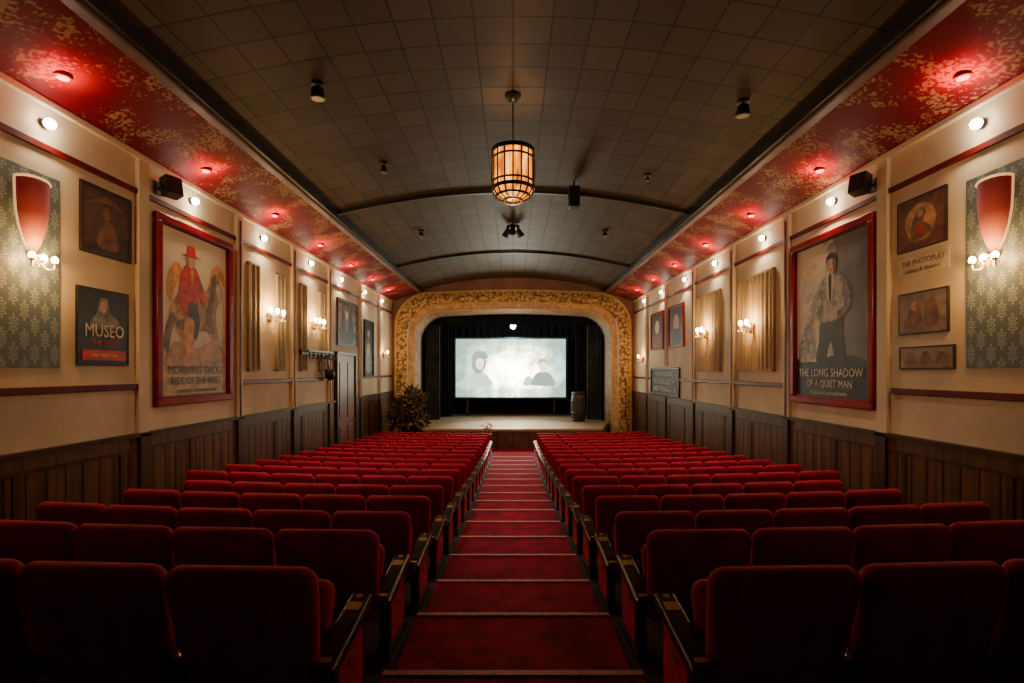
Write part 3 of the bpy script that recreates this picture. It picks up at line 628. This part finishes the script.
b.sphere((0.5,-0.1,1.2),0.035,brass); b.obj('leaf',parent=e)
e,w,h=hang('wrought_iron_wall_rack',-1,10.3,11.75,-0.2,0.52)
b=MB(); b.box(-w/2,w/2,-0.22,-0.19,0.62,0.66,blackm); b.box(-w/2,w/2,-0.07,0,0.56,0.66,blackm)
for i in range(7):
    x=-w/2+0.05+i*(w-0.1)/6; b.cyl((x,0,0.63),(x,-0.22,0.63),0.014,blackm,n=6)
    b.tube([(x,-0.2,0.62),(x,-0.22,0.5),(x,-0.28,0.47),(x,-0.30,0.53)],0.016,blackm,6); b.sphere((x,-0.30,0.55),0.03,blackm,8)
b.tube([(w/2-0.1,-0.1,0.6),(w/2-0.1,-0.12,0.3),(w/2-0.1,-0.16,0.25)],0.018,blackm,6)
b.lathe([(0.02,0.12),(0.12,0.08),(0.12,-0.12),(0.02,-0.18)],(w/2-0.1,-0.15,0.15),blackm,8); b.tube([(w/2-0.5,-0.1,0.6),(w/2-0.5,-0.12,0.4)],0.02,blackm,6)
b.obj('rack',parent=e)
# shell sconces
shellr=grad('shell_glass_glow',[(0,(1.0,0.50,0.20)),(0.25,(0.70,0.18,0.07)),(0.6,(0.30,0.03,0.018)),(1,(0.16,0.010,0.010))],emis=0.55,lo=0.05,hi=0.70,noise=0.08)  # red glass, with warm bulb glow painted in towards the bottom
rimm=mat('shell_rim',(0.75,0.55,0.32),0.4,emis=0.8,ecol=(1,0.55,0.22))
for s in (-1,1):
    e,w,h=hang('shell_wall_sconce',s,4.40 if s<0 else 4.38,4.74,1.08,1.83)
    b=MB(); n=14; vs=[];fs=[];R=[(0.0,0.03,0.03),(0.10,0.085,0.055),(0.22,0.125,0.075),(0.36,0.150,0.085),(0.5,0.158,0.09),(0.62,0.160,0.09),(0.66,0.160,0.09)]
    for z,rx,ry in R:
        for i in range(n+1):
            t=math.pi*i/n; ztop=z+(0.03*math.sin(t) if z>0.61 else 0)
            vs.append((-rx*math.cos(t),-0.014-ry*math.sin(t),ztop+0.06))
    for j in range(len(R)-1):
        for i in range(n): fs.append((j*(n+1)+i,j*(n+1)+i+1,(j+1)*(n+1)+i+1,(j+1)*(n+1)+i))
    b.add(vs,fs,shellr,True)
    for k in range(len(R)-1):
        for i in (0,n): b.cyl(vs[k*(n+1)+i],vs[(k+1)*(n+1)+i],0.012,rimm,n=6)
    for i in range(n): b.cyl(vs[(len(R)-1)*(n+1)+i],vs[(len(R)-1)*(n+1)+i+1],0.012,rimm,n=6)
    b.obj('shade',parent=e)
    b=MB(); b.lathe([(0.0,-0.03),(0.05,-0.02),(0.06,0.02),(0.0,0.04)],(0,-0.05,0.02),brass,12)
    for x in (-0.11,0,0.11):
        b.tube([(0,-0.05,0.0),(x*0.6,-0.09,-0.10),(x,-0.12,-0.10),(x,-0.13,-0.05)],0.008,brass,6)
        b.lathe([(0.005,-0.01),(0.03,0.0),(0.032,0.01),(0.005,0.01)],(x,-0.13,-0.04),brass,10)
        b.sphere((x,-0.13,-0.005),0.028,bulb,10,1.4)
    b.obj('candle_arms',parent=e)
    light('POINT','lamp',(0,-0.17,-0.04),32,(1,0.54,0.18),e,0.05)
crys=mat('crystal',(0.9,0.8,0.65),0.1,emis=0.6,ecol=(1,0.7,0.4))
def candel(s,yc,hc,arms=3,pw=10,off=0.0):
    e,w,h=hang('crystal_wall_sconce',s,yc-0.3,yc+0.3,hc-0.15,hc+0.2)
    if off: e.location.x-=s*off
    b=MB(); b.lathe([(0.0,-0.1),(0.05,-0.06),(0.035,0.0),(0.06,0.08),(0.0,0.12)],(0,-0.04,0.1),brass,12)
    for i in range(arms):
        x=(i-(arms-1)/2)*0.24
        b.tube([(0,-0.06,0.08),(x*0.5,-0.13,0.02),(x,-0.18,0.04),(x,-0.18,0.10)],0.010,brass,6)
        b.lathe([(0.005,-0.01),(0.045,0.0),(0.05,0.015),(0.005,0.012)],(x,-0.18,0.10),brass,10)
        b.cyl((x,-0.18,0.11),(x,-0.18,0.17),0.012,p_wh,n=8); b.sphere((x,-0.18,0.215),0.038,bulb,10,1.5)
        for k in range(4):
            a=k*1.57; b.sphere((x+0.04*math.cos(a),-0.18+0.04*math.sin(a),0.065-0.0*k),0.014,crys,6,1.8)
    b.obj('arms',parent=e)
    light('POINT','lamp',(0,-0.20,0.27),pw,(1,0.58,0.20),e,0.05)
candel(-1,9.0,1.05,3,36); candel(-1,10.98,1.08,3,34)
candel(1,9.1,0.85,2,34,0.05); candel(1,11.25,0.9,2,34,0.05)
candel(1,16.9,0.45,1,22); candel(-1,16.9,0.6,1,18)
for s in (-1,1):
    e=empty('wall_speaker',(s*(D-0.005),6.22 if s<0 else 6.12,E+2.36))
    b=MB(); M=Matrix.Translation((-s*0.17,0,0.02))@Matrix.Rotation(s*math.radians(25),4,'Z')@Matrix.Rotation(-s*math.radians(-12),4,'Y')
    b.box(-0.08,0.08,-0.10,0.10,-0.125,0.125,blackm,M,0.012)
    b.cyl((-s*0.081,0,0.05),(-s*0.086,0,0.05),0.03,mat('speaker_cone',(0.03,0.03,0.03),0.8),n=14,M=M); b.cyl((-s*0.081,0,-0.04),(-s*0.086,0,-0.04),0.055,MC['speaker_cone'],n=16,M=M)
    b.box(min(0,-s*0.02),max(0,-s*0.02),-0.06,0.06,-0.08,0.08,blackm); b.cyl((0,0,0),(-s*0.12,0,0.0),0.018,blackm); b.obj('cabinet',parent=e)
# ------------------------------------------------------------ lantern
LYY=6.17
e=empty('hanging_lantern',(0,LYY,E)); lc=ch(0)-E
def lantern_mat():
    m=bpy.data.materials.new('amber_glass'); m.use_nodes=True; nt=m.node_tree; b=nt.nodes['Principled BSDF']
    tc=nt.nodes.new('ShaderNodeTexCoord'); mp=nt.nodes.new('ShaderNodeMapping'); mp.inputs['Scale'].default_value=(14,14,2.5); L(nt,tc.outputs['Object'],mp.inputs['Vector'])
    n=nt.nodes.new('ShaderNodeTexNoise'); n.inputs['Scale'].default_value=1; n.inputs['Detail'].default_value=3; L(nt,mp.outputs['Vector'],n.inputs['Vector'])
    r=nt.nodes.new('ShaderNodeValToRGB'); el=r.color_ramp.elements; el[0].position=0.3; el[0].color=(0.16,0.022,0.001,1); el[1].position=0.68; el[1].color=(1,0.42,0.06,1)
    k=el.new(0.5); k.color=(0.55,0.13,0.008,1)
    L(nt,n.outputs['Fac'],r.inputs['Fac']); b.inputs['Base Color'].default_value=(0.05,0.02,0.005,1)
    L(nt,r.outputs['Color'],b.inputs['Emission Color']); b.inputs['Emission Strength'].default_value=3.8; return m
amber=lantern_mat()
b=MB(); R=0.265; n=16; z0,z1=2.33,2.81
for i in range(n):
    a=2*math.pi*i/n; a2=2*math.pi*(i+1)/n
    pr=[(R,z1),(R,z0),(R*0.82,z0-0.09),(R*0.45,z0-0.14)]
    for (r0,h0),(r1,h1) in zip(pr,pr[1:]):
        b.add([(r0*math.cos(a),r0*math.sin(a),h0),(r0*math.cos(a2),r0*math.sin(a2),h0),(r1*math.cos(a2),r1*math.sin(a2),h1),(r1*math.cos(a),r1*math.sin(a),h1)],[(0,1,2,3)],amber)
        b.cyl((r0*1.015*math.cos(a),r0*1.015*math.sin(a),h0),(r1*1.015*math.cos(a),r1*1.015*math.sin(a),h1),0.011,arm_m,n=6)
b.obj('shade',parent=e)
b=MB()
for r,z,t in ((R,z1,0.025),(R,z1-0.10,0.010),(R,z0+0.08,0.010),(R,z0,0.020),(R*0.82,z0-0.09,0.012),(R*0.45,z0-0.14,0.014)):
    b.lathe([(r-0.012,-t),(r+0.014,-t),(r+0.014,t),(r-0.012,t),(r-0.012,-t)],(0,0,z),arm_m,24)
for i in range(3):
    a=i*2.094; b.cyl((R*math.cos(a),R*math.sin(a),z1),(0,0,z1+0.08),0.006,blackm,n=6)
b.cyl((0,0,z1+0.06),(0,0,lc-0.05),0.009,blackm,n=8); b.lathe([(0.0,-0.10),(0.05,-0.09),(0.10,-0.03),(0.11,0.01),(0,0.01)],(0,0,lc),blackm,18)
b.obj('metalwork',parent=e)
light('POINT','lamp',(0,0,z0-0.32),36,(1,0.60,0.28),e,0.10); light('POINT','uplamp',(0,0,z1+0.10),10,(1,0.55,0.22),e,0.08)
def spotfit(x,y,r,l,pw,tilt=0,ang=125):
    h=ch(x); e=empty('ceiling_fill_spot',(x,y,h))
    b=MB(); b.cyl((0,0,0.0),(0,0,-0.03),0.07,blackm,n=16); b.cyl((0,0,-0.03),(0,0,-0.06),0.015,blackm)
    M=Matrix.Translation((0,0,-0.06))@Matrix.Rotation(tilt,4,'X')
    b.cyl((0,0,0),(0,0,-l),r*0.8,blackm,r1=r,n=18,M=M); b.cyl((0,0,-l),(0,0,-l-0.004),r*0.8,mat('frosted_lens',(0.3,0.25,0.2),0.3),n=16,M=M); b.obj('can',parent=e)
    if pw: light('SPOT','lamp',tuple(M@Vector((0,0,-l-0.02))),pw,(1,0.78,0.60),e,0.08,(tilt,0,0),ang,1.0)  # spot added inside the can as general fill over the seats
spotfit(-2.28,5.6,0.085,0.12,230,0.1,90); spotfit(2.78,5.8,0.085,0.12,210,0.1,90)
spotfit(-2.1,7.8,0.05,0.10,200,0,80); spotfit(2.3,8.2,0.04,0.04,200,0,80); spotfit(-2.2,11.5,0.06,0.08,200,0,85); spotfit(2.2,11.5,0.06,0.08,200,0,85)  # first can takes the place of a speaker; spots added to light seats
e=empty('ceiling_projector',(1.13,8.9,ch(1.13))); b=MB(); b.cyl((0,0,0),(0,0,-0.12),0.02,blackm); b.box(-0.10,0.10,-0.12,0.12,-0.48,-0.10,blackm,None,0.02); b.cyl((0,0.12,-0.3),(0,0.17,-0.3),0.05,blackm,n=14); b.obj('body',parent=e)
e=empty('ceiling_fan_spot_cluster',(0,11.6,ch(0))); b=MB(); b.cyl((0,0,0),(0,0,-0.06),0.02,blackm); b.cyl((0,0,-0.05),(0,0,-0.12),0.16,blackm,n=18)
for i in range(3):
    a=i*2.094+0.5; b.cyl((0.14*math.cos(a),0.14*math.sin(a),-0.12),(0.24*math.cos(a),0.24*math.sin(a),-0.27),0.06,blackm,r1=0.085,n=14)
b.obj('body',parent=e); light('SPOT','lamp',(0,0,-0.34),190,(1,0.78,0.58),e,0.08,(math.radians(12),0,0),100,1)
light('SPOT','arch_fill',(0,0.1,-0.36),420,(1,0.74,0.46),e,0.08,(math.radians(64),0,0),78,0.9)  # second spot added to brighten the gilded arch
w=bpy.data.worlds.new('World'); sc.world=w; w.use_nodes=True; w.node_tree.nodes['Background'].inputs[0].default_value=(0.02,0.015,0.012,1)
cam=bpy.data.cameras.new('camera'); co=bpy.data.objects.new('camera',cam); sc.collection.objects.link(co)
co.location=(0,0,E); co.rotation_euler=(math.pi/2,0,0); cam.sensor_width=36; cam.lens=480/1024*36; cam.shift_y=29.5/1024; cam.shift_x=-1/1024; cam.clip_start=0.05
sc.camera=co
